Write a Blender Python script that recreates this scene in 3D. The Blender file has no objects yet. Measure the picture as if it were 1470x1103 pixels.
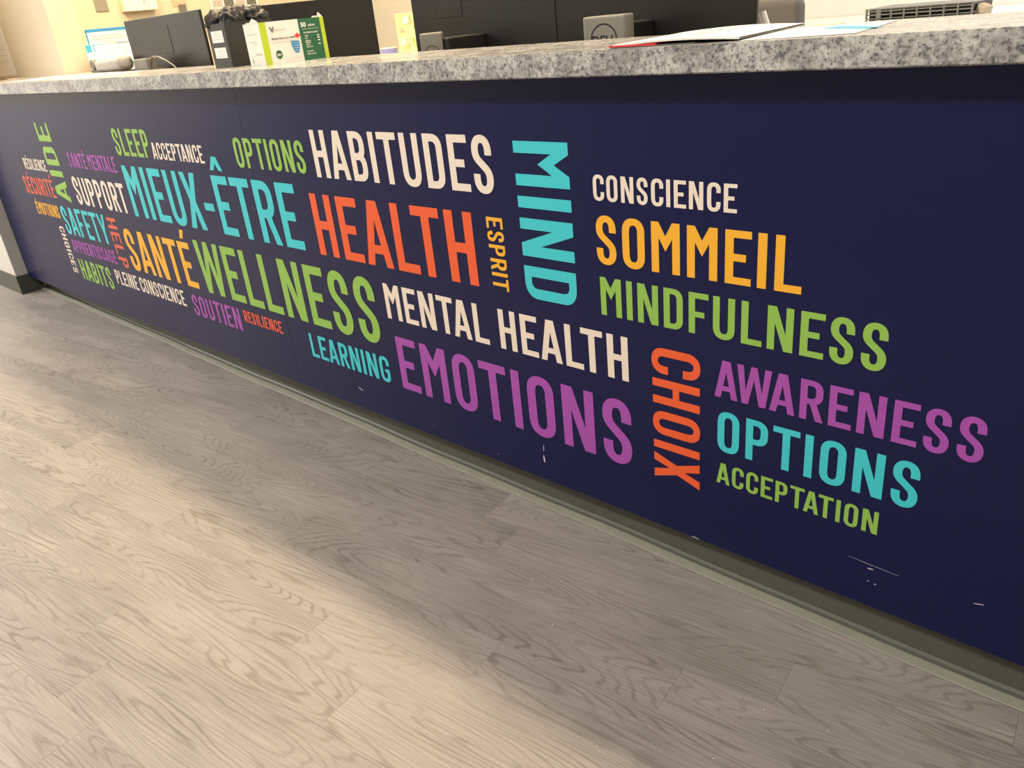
import bpy, bmesh, math, random
from mathutils import Matrix, Vector
from mathutils.geometry import tessellate_polygon

random.seed(7)
scene = bpy.context.scene
COL = scene.collection

# ------------------------------------------------------------------ camera
cam_data = bpy.data.cameras.new('camera')
cam = bpy.data.objects.new('camera', cam_data)
COL.objects.link(cam)
cam_data.sensor_width = 36.0
cam_data.lens = 28.1132
cam_data.clip_start = 0.02
Rm = Matrix(((0.734219, -0.222508, 0.641415), (0.671973, 0.372914, -0.639834), (-0.096825, 0.900791, 0.42332)))
cam.matrix_world = Matrix.Translation((0.0333, -1.25, 1.1568)) @ Rm.to_4x4()
scene.camera = cam

# ------------------------------------------------------------------ world, colour management
world = bpy.data.worlds.new('world')
scene.world = world
world.use_nodes = True
world.node_tree.nodes['Background'].inputs[0].default_value = (1.0, 0.93, 0.82, 1)
world.node_tree.nodes['Background'].inputs[1].default_value = 0.02
scene.view_settings.view_transform = 'Standard'
scene.view_settings.look = 'None'
scene.view_settings.gamma = 1.0
scene.view_settings.use_curve_mapping = False
scene.view_settings.exposure = 0.0


# ------------------------------------------------------------------ lights (ceiling luminaires of the room, plus added fill lamps)
def area(name, loc, sx, sy, power, color, rot=(0, 0, 0)):
    d = bpy.data.lights.new(name, 'AREA')
    d.shape = 'RECTANGLE'
    d.size = sx
    d.size_y = sy
    d.energy = power
    d.color = color
    o = bpy.data.objects.new(name, d)
    o.location = loc
    o.rotation_euler = rot
    COL.objects.link(o)
    return o


WARM = (1.0, 0.76, 0.47)
NEUT = (1.0, 0.93, 0.84)
COOL = (1.0, 0.97, 0.92)
area('desk_strip_light', (-3.05, 0.595, 2.56), 4.3, 0.15, 130, WARM)
area('pier_fill', (-4.75, 0.20, 2.56), 0.5, 0.10, 20, WARM)            # warm row above the reception desk; this one added to brighten the pier
area('office_light', (0.6, 1.9, 2.56), 3.2, 0.6, 78, COOL)                    # office behind the desk
area('office_light', (-4.2, 1.7, 2.56), 1.2, 0.6, 40, WARM)
area('lobby_strip_light', (-2.6, -1.62, 2.56), 9.2, 0.35, 165, NEUT)          # lobby row in front of the desk
area('left_wall_fill', (-6.6, -1.9, 2.56), 1.0, 1.6, 95, COOL)  # added to brighten the left wall that the panel reflects


# ------------------------------------------------------------------ material helpers
def newmat(name):
    m = bpy.data.materials.new(name)
    m.use_nodes = True
    return m, m.node_tree, m.node_tree.nodes['Principled BSDF']


def N(nt, t, **kw):
    n = nt.nodes.new(t)
    for k, v in kw.items():
        setattr(n, k, v)
    return n


def mat(name, col, rough=0.5, metal=0.0, var=0.06, scale=40.0, bump=0.0, spec=0.5, emit=None):
    """plain material with a little procedural mottling"""
    m, nt, b = newmat(name)
    tc = N(nt, 'ShaderNodeTexCoord')
    nz = N(nt, 'ShaderNodeTexNoise')
    nz.inputs['Scale'].default_value = scale
    nz.inputs['Detail'].default_value = 4
    nt.links.new(tc.outputs['Object'], nz.inputs['Vector'])
    mx = N(nt, 'ShaderNodeMix', data_type='RGBA')
    c = list(col)
    mx.inputs[6].default_value = [max(0, v * (1 - var)) for v in c] + [1]
    mx.inputs[7].default_value = [min(1, v * (1 + var)) for v in c] + [1]
    nt.links.new(nz.outputs['Fac'], mx.inputs[0])
    nt.links.new(mx.outputs[2], b.inputs['Base Color'])
    b.inputs['Roughness'].default_value = rough
    b.inputs['Metallic'].default_value = metal
    b.inputs['Specular IOR Level'].default_value = spec
    if bump:
        bp = N(nt, 'ShaderNodeBump')
        bp.inputs['Strength'].default_value = bump
        bp.inputs['Distance'].default_value = 0.002
        nt.links.new(nz.outputs['Fac'], bp.inputs['Height'])
        nt.links.new(bp.outputs[0], b.inputs['Normal'])
    if emit:
        b.inputs['Emission Color'].default_value = list(emit[:3]) + [1]
        b.inputs['Emission Strength'].default_value = emit[3]
    return m


def wood_floor():
    m, nt, b = newmat('vinyl_plank')
    L = nt.links.new
    geo = N(nt, 'ShaderNodeNewGeometry')
    oi = N(nt, 'ShaderNodeObjectInfo')
    add = N(nt, 'ShaderNodeMath', operation='ADD')
    L(geo.outputs['Random Per Island'], add.inputs[0])
    L(oi.outputs['Random'], add.inputs[1])
    fr = N(nt, 'ShaderNodeMath', operation='FRACT')
    L(add.outputs[0], fr.inputs[0])
    mp = N(nt, 'ShaderNodeMapping')
    mp.inputs['Rotation'].default_value = (0, 0, math.radians(-7))
    L(geo.outputs['Position'], mp.inputs['Vector'])
    off = N(nt, 'ShaderNodeCombineXYZ')
    k1 = N(nt, 'ShaderNodeMath', operation='MULTIPLY')
    k1.inputs[1].default_value = 37.0
    k2 = N(nt, 'ShaderNodeMath', operation='MULTIPLY')
    k2.inputs[1].default_value = 91.0
    L(fr.outputs[0], k1.inputs[0])
    L(fr.outputs[0], k2.inputs[0])
    L(k1.outputs[0], off.inputs[0])
    L(k2.outputs[0], off.inputs[2])
    va = N(nt, 'ShaderNodeVectorMath', operation='ADD')
    L(mp.outputs[0], va.inputs[0])
    L(off.outputs[0], va.inputs[1])

    def scaled(sx, sy):
        v = N(nt, 'ShaderNodeVectorMath', operation='MULTIPLY')
        v.inputs[1].default_value = (sx, sy, 1)
        L(va.outputs[0], v.inputs[0])
        return v.outputs[0]

    def noise(vec, scale, detail, rough=0.5, dist=0.0):
        n = N(nt, 'ShaderNodeTexNoise')
        n.inputs['Scale'].default_value = scale
        n.inputs['Detail'].default_value = detail
        n.inputs['Roughness'].default_value = rough
        n.inputs['Distortion'].default_value = dist
        L(vec, n.inputs['Vector'])
        return n.outputs['Fac']

    # growth rings = contour lines of a stretched noise field (cathedral grain)
    f0 = noise(scaled(1.15, 8.5), 1.0, 1.6, 0.38, 0.15)
    f1 = noise(scaled(9.0, 60.0), 1.0, 2.0, 0.5)
    mm = N(nt, 'ShaderNodeMath', operation='MULTIPLY_ADD')
    mm.inputs[1].default_value = 0.028
    L(f1, mm.inputs[0])
    L(f0, mm.inputs[2])
    ring = N(nt, 'ShaderNodeMath', operation='MULTIPLY')
    ring.inputs[1].default_value = 210.0
    L(mm.outputs[0], ring.inputs[0])
    sn = N(nt, 'ShaderNodeMath', operation='SINE')
    L(ring.outputs[0], sn.inputs[0])
    mr = N(nt, 'ShaderNodeMapRange')
    mr.inputs[1].default_value = 0.15
    mr.inputs[2].default_value = 1.0
    L(sn.outputs[0], mr.inputs[0])
    pw = N(nt, 'ShaderNodeMath', operation='POWER')
    pw.inputs[1].default_value = 1.6
    L(mr.outputs[0], pw.inputs[0])
    # rings fade in and out
    fade = noise(scaled(1.8, 11.0), 1.0, 2)
    fm = N(nt, 'ShaderNodeMapRange')
    fm.inputs[1].default_value = 0.30
    fm.inputs[2].default_value = 0.62
    L(fade, fm.inputs[0])
    line = N(nt, 'ShaderNodeMath', operation='MULTIPLY')
    L(pw.outputs[0], line.inputs[0])
    L(fm.outputs[0], line.inputs[1])
    # fine fibre
    fib = noise(scaled(7.0, 230.0), 1.0, 5, 0.65)
    blot = noise(scaled(3.0, 9.0), 1.0, 3)
    # base tone per plank and blotches
    base = N(nt, 'ShaderNodeValToRGB')
    base.color_ramp.elements[0].position = 0.25
    base.color_ramp.elements[0].color = (0.190, 0.173, 0.161, 1)
    base.color_ramp.elements[1].position = 0.75
    base.color_ramp.elements[1].color = (0.366, 0.330, 0.303, 1)
    bsum = N(nt, 'ShaderNodeMath', operation='MULTIPLY_ADD')
    bsum.inputs[1].default_value = 0.09
    L(fr.outputs[0], bsum.inputs[0])
    bl2 = N(nt, 'ShaderNodeMath', operation='MULTIPLY_ADD')
    bl2.inputs[1].default_value = 0.55
    bl2.inputs[2].default_value = 0.12
    L(blot, bl2.inputs[0])
    L(bl2.outputs[0], bsum.inputs[2])
    fsum = N(nt, 'ShaderNodeMath', operation='MULTIPLY_ADD')
    fsum.inputs[1].default_value = 0.75
    L(fib, fsum.inputs[0])
    sub = N(nt, 'ShaderNodeMath', operation='SUBTRACT')
    sub.inputs[1].default_value = 0.29
    L(bsum.outputs[0], sub.inputs[0])
    L(sub.outputs[0], fsum.inputs[2])
    L(fsum.outputs[0], base.inputs[0])
    dk = N(nt, 'ShaderNodeMix', data_type='RGBA', blend_type='MULTIPLY')
    dk.inputs[7].default_value = (0.60, 0.575, 0.555, 1)
    lm = N(nt, 'ShaderNodeMath', operation='MULTIPLY')
    lm.inputs[1].default_value = 0.8
    L(line.outputs[0], lm.inputs[0])
    L(lm.outputs[0], dk.inputs[0])
    L(base.outputs[0], dk.inputs[6])
    L(dk.outputs[2], b.inputs['Base Color'])
    b.inputs['Roughness'].default_value = 0.42
    b.inputs['Specular IOR Level'].default_value = 0.35
    bp = N(nt, 'ShaderNodeBump')
    bp.inputs['Strength'].default_value = 0.25
    bp.inputs['Distance'].default_value = 0.0006
    inv = N(nt, 'ShaderNodeMath', operation='SUBTRACT')
    L(fib, inv.inputs[0])
    L(line.outputs[0], inv.inputs[1])
    L(inv.outputs[0], bp.inputs['Height'])
    L(bp.outputs[0], b.inputs['Normal'])
    return m


def granite(name, rough):
    m, nt, b = newmat(name)
    L = nt.links.new
    geo = N(nt, 'ShaderNodeNewGeometry')

    def noise(scale, detail, rough_=0.6, dist=0.0):
        n = N(nt, 'ShaderNodeTexNoise')
        n.inputs['Scale'].default_value = scale
        n.inputs['Detail'].default_value = detail
        n.inputs['Roughness'].default_value = rough_
        n.inputs['Distortion'].default_value = dist
        L(geo.outputs['Position'], n.inputs['Vector'])
        return n.outputs['Fac']

    r1 = N(nt, 'ShaderNodeValToRGB')
    e = r1.color_ramp.elements
    e[0].position = 0.36
    e[0].color = (0.17, 0.17, 0.175, 1)
    e[1].position = 0.60
    e[1].color = (0.62, 0.61, 0.565, 1)
    x = r1.color_ramp.elements.new(0.47)
    x.color = (0.44, 0.435, 0.415, 1)
    L(noise(120, 5, 0.68, 0.5), r1.inputs[0])
    r2 = N(nt, 'ShaderNodeValToRGB')
    r2.color_ramp.elements[0].position = 0.33
    r2.color_ramp.elements[0].color = (0, 0, 0, 1)
    r2.color_ramp.elements[1].position = 0.40
    r2.color_ramp.elements[1].color = (1, 1, 1, 1)
    L(noise(240, 3, 0.6), r2.inputs[0])
    mx = N(nt, 'ShaderNodeMix', data_type='RGBA', blend_type='MIX')
    mx.inputs[6].default_value = (0.085, 0.08, 0.09, 1)
    L(r2.outputs[0], mx.inputs[0])
    L(r1.outputs[0], mx.inputs[7])
    r3 = N(nt, 'ShaderNodeValToRGB')
    r3.color_ramp.elements[0].position = 0.42
    r3.color_ramp.elements[0].color = (0.66, 0.65, 0.68, 1)
    r3.color_ramp.elements[1].position = 0.58
    r3.color_ramp.elements[1].color = (1, 1, 1, 1)
    L(noise(15, 3), r3.inputs[0])
    mu = N(nt, 'ShaderNodeMix', data_type='RGBA', blend_type='MULTIPLY')
    mu.inputs[0].default_value = 1.0
    L(mx.outputs[2], mu.inputs[6])
    L(r3.outputs[0], mu.inputs[7])
    L(mu.outputs[2], b.inputs['Base Color'])
    b.inputs['Roughness'].default_value = rough
    return m


M = dict(
    floor=wood_floor(),
    granite=granite('speckled_grey_laminate', 0.2),
    navy=mat('navy_panel_print', (0.0060, 0.0085, 0.060), 0.30, var=0.10, scale=900, bump=0.04, spec=0.28),
    wall=mat('painted_wall', (0.68, 0.655, 0.60), 0.7, var=0.02, scale=6),
    cream=mat('cream_wall_paint', (0.66, 0.585, 0.45), 0.7, var=0.02, scale=6),
    plain=mat('white_wall_paint', (0.60, 0.61, 0.60), 0.7, var=0.02, scale=6),
    lobby=mat('lobby_wall_paint', (0.36, 0.35, 0.34), 0.8, var=0.02, scale=6),
    ceil=mat('ceiling_white', (0.58, 0.575, 0.56), 0.8, var=0.02, scale=10),
    rubber=mat('grey_rubber', (0.085, 0.088, 0.070), 0.42, var=0.10, scale=25),
    toe=mat('lit_rubber', (0.235, 0.232, 0.190), 0.5, var=0.18, scale=14),  # paler copy of the rubber: light caught by the toe, put into its colour
    dark_rubber=mat('dark_rubber', (0.040, 0.045, 0.036), 0.5, var=0.1, scale=25),
    edge=mat('light_grey_trim', (0.42, 0.41, 0.385), 0.45, var=0.10, scale=12),
    wood=mat('pale_desk_laminate', (0.42, 0.39, 0.34), 0.4, var=0.06, scale=30),
    black=mat('black_plastic', (0.014, 0.0135, 0.013), 0.34, var=0.10, scale=60, bump=0.1),
    black2=mat('matt_black_plastic', (0.016, 0.0155, 0.0155), 0.5, var=0.10, scale=60),
    grey=mat('grey_plastic', (0.16, 0.155, 0.14), 0.35, var=0.05, scale=60),
    stand=mat('grey_stand_finish', (0.26, 0.25, 0.215), 0.4, var=0.04, scale=60),
    silver=mat('satin_silver', (0.125, 0.118, 0.105), 0.35, metal=0.3, var=0.05, scale=60),
    fabric=mat('grey_chair_fabric', (0.125, 0.115, 0.115), 0.85, var=0.2, scale=500, bump=0.3),
    paper=mat('white_paper', (0.85, 0.83, 0.80), 0.6, var=0.02, scale=20),
    card=mat('cream_card', (0.84, 0.81, 0.73), 0.5, var=0.02, scale=20),
    sage=mat('sage_print', (0.36, 0.47, 0.20), 0.5, var=0.3, scale=60),
    lime=mat('lime_print', (0.50, 0.62, 0.03), 0.45, var=0.03),
    dgreen=mat('dark_green_print', (0.025, 0.13, 0.055), 0.45, var=0.03),
    blue=mat('blue_print', (0.03, 0.27, 0.58), 0.5, var=0.04),
    cyanp=mat('light_blue_print', (0.06, 0.42, 0.62), 0.5, var=0.04),
    pale=mat('very_faint_ink', (0.72, 0.66, 0.66), 0.5, var=0.02),
    red=mat('red_print', (0.72, 0.04, 0.04), 0.5, var=0.04),
    peach=mat('peach_print', (0.85, 0.45, 0.32), 0.5, var=0.04),
    ink=mat('grey_ink', (0.13, 0.13, 0.12), 0.5, var=0.04),
    fink=mat('faint_ink', (0.50, 0.45, 0.44), 0.5, var=0.04),
    white=mat('white_plastic', (0.75, 0.73, 0.68), 0.4, var=0.02),
    tray=mat('grey_tray_plastic', (0.15, 0.155, 0.15), 0.4, var=0.05),
    scuff=mat('pale_scuff', (0.55, 0.52, 0.60), 0.6, var=0.2, scale=300),
    grit=mat('pale_grit', (0.9, 0.87, 0.78), 0.4),
    W=mat('ink_white', (0.88, 0.775, 0.66), 0.42, var=0.015),
    O=mat('ink_orange', (0.86, 0.118, 0.030), 0.42, var=0.02),
    R=mat('ink_coral', (0.74, 0.125, 0.060), 0.42, var=0.02),
    P=mat('ink_purple', (0.395, 0.080, 0.445), 0.42, var=0.02),
    G=mat('ink_green', (0.290, 0.540, 0.090), 0.42, var=0.02),
    C=mat('ink_cyan', (0.050, 0.620, 0.700), 0.42, var=0.02),
    Y=mat('ink_yellow', (0.95, 0.475, 0.032), 0.42, var=0.02),
)


# ------------------------------------------------------------------ mesh helpers
def link(name, me, m=None, parent=None):
    o = bpy.data.objects.new(name, me)
    COL.objects.link(o)
    if m is not None and me is not None and len(me.materials) == 0:
        me.materials.append(m)
    if parent is not None:
        o.parent = parent
    return o


def obj_bm(name, bm, m, parent=None, smooth=False):
    me = bpy.data.meshes.new(name)
    bm.normal_update()
    bm.to_mesh(me)
    bm.free()
    if smooth:
        for p in me.polygons:
            p.use_smooth = True
    return link(name, me, m, parent)


def tag(o, label=None, cat=None, group=None, kind=None):
    if label:
        o['label'] = label
    if cat:
        o['category'] = cat
    if group:
        o['group'] = group
    if kind:
        o['kind'] = kind
    return o


def empty(name, loc=(0, 0, 0), rz=0.0):
    o = bpy.data.objects.new(name, None)
    o.location = loc
    o.rotation_euler = (0, 0, rz)
    o.empty_display_size = 0.05
    COL.objects.link(o)
    return o


def add_box(bm, x0, x1, y0, y1, z0, z1, bev=0.0, seg=2, mtx=None):
    r = bmesh.ops.create_cube(bm, size=1.0)
    vs = r['verts']
    for v in vs:
        v.co = Vector(((x0 + x1) / 2 + v.co.x * (x1 - x0), (y0 + y1) / 2 + v.co.y * (y1 - y0), (z0 + z1) / 2 + v.co.z * (z1 - z0)))
    if bev:
        es = list({e for v in vs for e in v.link_edges})
        r2 = bmesh.ops.bevel(bm, geom=es, offset=bev, segments=seg, affect='EDGES', profile=0.5)
        vs = list({v for f in r2['faces'] for v in f.verts} | {v for v in vs if v.is_valid})
    if mtx is not None:
        bmesh.ops.transform(bm, matrix=mtx, verts=[v for v in vs if v.is_valid])
    return vs


def box(name, x0, x1, y0, y1, z0, z1, m, parent=None, bev=0.0, seg=2):
    bm = bmesh.new()
    add_box(bm, x0, x1, y0, y1, z0, z1, bev, seg)
    return obj_bm(name, bm, m, parent)


def add_poly(bm, pts3):
    """triangulated simple polygon"""
    vs = [bm.verts.new(p) for p in pts3]
    for t in tessellate_polygon([[Vector(p) for p in pts3]]):
        try:
            bm.faces.new([vs[i] for i in t])
        except ValueError:
            pass


def add_cyl(bm, p0, p1, r0, r1=None, seg=16, caps=True):
    if r1 is None:
        r1 = r0
    p0 = Vector(p0)
    p1 = Vector(p1)
    d = p1 - p0
    q = d.to_track_quat('Z', 'Y').to_matrix().to_4x4()
    mt = Matrix.Translation((p0 + p1) / 2) @ q
    bmesh.ops.create_cone(bm, cap_ends=caps, segments=seg, radius1=r0, radius2=r1, depth=d.length, matrix=mt)


def add_tube(bm, pts, r, seg=8):
    pts = [Vector(p) for p in pts]
    rings = []
    for i, p in enumerate(pts):
        d = (pts[min(i + 1, len(pts) - 1)] - pts[max(i - 1, 0)]).normalized()
        a = d.cross(Vector((0, 0.3, 1))).normalized()
        b2 = d.cross(a)
        rings.append([bm.verts.new(p + r * (math.cos(t) * a + math.sin(t) * b2)) for t in [2 * math.pi * k / seg for k in range(seg)]])
    for A, B in zip(rings, rings[1:]):
        for k in range(seg):
            bm.faces.new((A[k], A[(k + 1) % seg], B[(k + 1) % seg], B[k]))
    bm.faces.new(rings[0])
    bm.faces.new(rings[-1][::-1])


def text_mesh(name, s, size, m, parent, mtx, bold=0.0, align='LEFT', xs=1.0):
    """lettering in Blender's built-in font, turned into a flat mesh"""
    cu = bpy.data.curves.new(name, 'FONT')
    cu.body = s
    cu.size = size
    cu.align_x = align
    cu.resolution_u = 3
    cu.offset = bold
    t = bpy.data.objects.new(name, cu)
    COL.objects.link(t)
    dg = bpy.context.evaluated_depsgraph_get()
    me = bpy.data.meshes.new_from_object(t.evaluated_get(dg))
    bpy.data.objects.remove(t)
    bpy.data.curves.remove(cu)
    me.transform(mtx @ Matrix.Diagonal((xs, 1, 1, 1)))
    me.materials.clear()
    me.name = name
    o = link(name, me, m, parent)
    return o


# ------------------------------------------------------------------ the setting
ZC = 2.6
floor = box('floor', -7.6, 2.7, -3.3, 3.1, -0.06, -0.0032, M['dark_rubber'])
tag(floor, 'grey-brown wood-grain vinyl plank floor', kind='structure')

PW, PL, TH = 0.114, 1.06, math.radians(7)
cT, sT = math.cos(TH), math.sin(TH)


def plank_verts(bm, u0, u1, v0, v1, world=True):
    g, c, zt, zb = 0.00006, 0.0002, 0.0, -0.003
    ring_t = [(u0 + g + c, v0 + g + c), (u1 - g - c, v0 + g + c), (u1 - g - c, v1 - g - c), (u0 + g + c, v1 - g - c)]
    ring_m = [(u0 + g, v0 + g), (u1 - g, v0 + g), (u1 - g, v1 - g), (u0 + g, v1 - g)]

    def P(q, z):
        if world:
            return (q[0] * cT - q[1] * sT, q[0] * sT + q[1] * cT, z)
        return (q[0], q[1], z)
    a = [bm.verts.new(P(q, zt)) for q in ring_t]
    b_ = [bm.verts.new(P(q, zt - 0.0006)) for q in ring_m]
    c_ = [bm.verts.new(P(q, zb)) for q in ring_m]
    bm.faces.new(a)
    for i in range(4):
        j = (i + 1) % 4
        bm.faces.new((b_[i], b_[j], a[j], a[i]))
        bm.faces.new((c_[i], c_[j], b_[j], b_[i]))


bmp = bmesh.new()
plank_verts(bmp, 0, PL, 0, PW, world=False)
plank_me = bpy.data.meshes.new('plank')
bmp.to_mesh(plank_me)
bmp.free()
plank_me.materials.append(M['floor'])
ENDS = {0: -1.142, 1: -0.436, 2: -0.607, 3: -0.95, 4: -1.33, 5: -1.12, 6: -0.72, 7: -1.643}   # plank ends seen in the photograph
bms = bmesh.new()
for k in range(-29, 30):
    v1 = -0.08 - PW * (k - 1)
    v0 = v1 - PW
    e = ENDS.get(k, -random.random() * PL)
    for n in range(-9, 6):
        u0 = e + n * PL
        uc, vc = u0 + PL / 2, (v0 + v1) / 2
        cx, cy = uc * cT - vc * sT, uc * sT + vc * cT
        if cx < -8.1 or cx > 3.2 or cy < -3.4 or cy > 3.2:
            continue
        if -5.6 < cx < 1.3 and -1.7 < cy < 0.12:
            o = link('plank', plank_me, None, floor)
            o.location = (u0 * cT - v0 * sT, u0 * sT + v0 * cT, 0)
            o.rotation_euler = (0, 0, TH)
        else:
            # clip to the room
            ua, ub = u0, u0 + PL
            plank_verts(bms, ua, ub, v0, v1)
for v in bms.verts:
    v.co.x = min(max(v.co.x, -7.59), 2.69)
    v.co.y = min(max(v.co.y, -3.29), 3.09)
tag(obj_bm('plank_field', bms, M['floor'], floor), kind='stuff')

tag(box('ceiling', -7.6, 2.7, -3.3, 3.1, ZC, ZC + 0.1, M['ceil']), 'white ceiling', kind='structure')
tag(box('wall_front', -7.6, 2.7, -3.4, -3.3, 0, ZC, M['lobby']), 'lobby wall', kind='structure')
tag(box('wall_back', -5.7, 2.7, 3.0, 3.1, 0, ZC, M['plain']), 'pale office wall behind the desk', kind='structure')
tag(box('wall_right', 2.7, 2.8, -3.4, 3.1, 0, ZC, M['lobby']), 'wall', kind='structure')
tag(box('wall_left', -7.7, -7.6, -3.4, 0.1, 0, ZC, M['wall']), 'wall', kind='structure')
tag(box('wall_office_left', -5.7, -5.6, 0.1, 3.0, 0, ZC, M['cream']), 'cream office wall with small fixtures', kind='structure')
wing = box('wall_wing', -7.6, -4.876, -0.058, 0.10, 0, ZC, M['wall'])
tag(wing, 'white wall beyond the far end of the desk', kind='structure')
pier = box('wall_pier', -5.6, -4.33, 0.32, 0.45, 1.0775, ZC, M['cream'])
tag(pier, 'cream wall rising from the far end of the counter', kind='structure')
# light grey end strip on the return of the wall
tag(box('trim_1', -4.876, -4.870, -0.060, 0.0, 0.100, 1.03, M['edge']), 'light grey vertical edge strip', kind='structure')

# rubber base on the wing wall and round its corner
bm = bmesh.new()
add_box(bm, -7.6, -4.866, -0.064, -0.0585, 0, 0.104, 0.0012)
obw = tag(obj_bm('baseboard_left', bm, M['rubber']), 'grey rubber base along the white wall', kind='structure')
bm = bmesh.new()
add_box(bm, -4.8698, -4.8640, -0.0635, 0.055, 0, 0.1025, 0.0012)  # same base on its unlit side, the shade put into a darker colour
tag(obj_bm('baseboard_corner', bm, M['dark_rubber']), 'rubber base round the wall corner, coloured darker as the shaded side', kind='structure')

# ------------------------------------------------------------------ reception desk
X0, X1, SEAM = -4.868, 2.0, -2.222
desk = empty('reception_desk', (0, 0, 0))
tag(desk, 'long reception desk with a navy front printed with a colourful word cloud', 'desk')
pl_ = box('front_panel', X0, SEAM - 0.0002, 0.0, 0.018, 0.085, 1.034, M['navy'], desk, 0.0005, 1)
pr_ = box('front_panel', SEAM + 0.0002, X1, 0.0, 0.018, 0.085, 1.034, M['navy'], desk, 0.0005, 1)
box('carcass', X0, X1, 0.0185, 0.10, 0.11, 1.034, M['black2'], desk)
box('kick_board', X0, X1, 0.073, 0.095, 0.0, 0.11, M['dark_rubber'], desk)
# coved rubber base: vertical face with a toe flaring out to the floor
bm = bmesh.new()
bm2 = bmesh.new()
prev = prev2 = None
nx = 90
for i in range(nx + 1):
    x = X0 + 0.005 + (X1 - X0 - 0.01) * i / nx
    toe = -0.012 + 0.016 * min(1, max(0, (-x - 0.6) / 1.6)) + 0.030 * min(1, max(0, (-x - 2.3) / 2.2))
    toe += 0.0022 * math.sin(x * 5.1) + 0.0012 * math.sin(x * 13.0 + 1)
    fy = toe + 0.030
    prof = [(0.072, 0.102), (fy + .005, 0.102), (fy + .004, 0.050), (fy + .0005, 0.0170), (fy - .0040, 0.0120), (toe + 0.019, 0.0095)]
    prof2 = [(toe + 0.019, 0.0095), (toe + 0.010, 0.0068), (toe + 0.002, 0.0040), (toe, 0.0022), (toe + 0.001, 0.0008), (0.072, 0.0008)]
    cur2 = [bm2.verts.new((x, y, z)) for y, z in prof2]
    cur = [bm.verts.new((x, y, z)) for y, z in prof]
    if prev:
        for a in range(len(prof) - 1):
            bm.faces.new((prev[a], prev[a + 1], cur[a + 1], cur[a]))
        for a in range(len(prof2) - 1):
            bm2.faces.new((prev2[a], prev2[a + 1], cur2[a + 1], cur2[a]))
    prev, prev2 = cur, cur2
cv = obj_bm('cove_base', bm, M['rubber'], desk)
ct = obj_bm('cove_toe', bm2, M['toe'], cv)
ct['label'] = 'toe of the rubber base flaring out to the floor, coloured paler for the light on it'

# ------------------------------------------------------------------ condensed sans capitals (drawn stroke by stroke)
WID = {'A': 0.616, 'B': 0.518, 'C': 0.529, 'D': 0.516, 'E': 0.508, 'F': 0.505, 'G': 0.544, 'H': 0.53, 'I': 0.17, 'L': 0.489, 'M': 0.627, 'N': 0.579,
       'O': 0.521, 'P': 0.505, 'R': 0.554, 'S': 0.485, 'T': 0.581, 'U': 0.536, 'W': 0.878, 'X': 0.58, 'Y': 0.605, '-': 0.394}
SIDE = dict(A='dd', B='sr', C='ro', D='sr', E='so', F='so', G='rr', H='ss', I='ss', L='so', M='ss', N='ss', O='rr', P='sr', R='sd', S='rr', T='dd', U='ss',
            W='dd', X='dd', Y='dd')
SIDE['-'] = 'dd'
SBV = dict(s=0.0761, r=0.0761, d=0.035, o=0.0417)
KERN = {'LT': -0.123, 'TA': -0.093, 'AT': -0.093, 'AW': -0.097, 'WA': -0.109}
SPACE = 0.253
T_, S_ = 0.166, 0.138


def se(a, p=0.88):
    c, s = math.cos(a), math.sin(a)
    return math.copysign(abs(c) ** p, c), math.copysign(abs(s) ** p, s)


def arc(cx, cy, rx, ry, tx, ty, a0, a1, n=9):
    out = []
    pr = None
    for i in range(n + 1):
        a = math.radians(a0 + (a1 - a0) * i / n)
        c, s = se(a)
        q = ((cx + rx * c, cy + ry * s), (cx + (rx - tx) * c, cy + (ry - ty) * s))
        if pr:
            out.append([pr[0], q[0], q[1], pr[1]])
        pr = q
    return out


def rect(x0, y0, x1, y1):
    return [[(x0, y0), (x1, y0), (x1, y1), (x0, y1)]]


def bowl(w, y0, y1, t=T_, s=S_, x0=0.0):
    """bars and rounded right side between y0 and y1"""
    rx = min(0.27, w - t)
    ry = min(0.25, (y1 - y0) / 2)
    g = rect(x0 + t, y1 - s, w - rx, y1) + rect(x0 + t, y0, w - rx, y0 + s)
    g += arc(w - rx, y1 - ry, rx, ry, t, s, 90, 0)
    if y1 - ry > y0 + ry + 1e-5:
        g += rect(w - t, y0 + ry, w, y1 - ry)
    g += arc(w - rx, y0 + ry, rx, ry, t, s, 0, -90)
    return g


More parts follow.
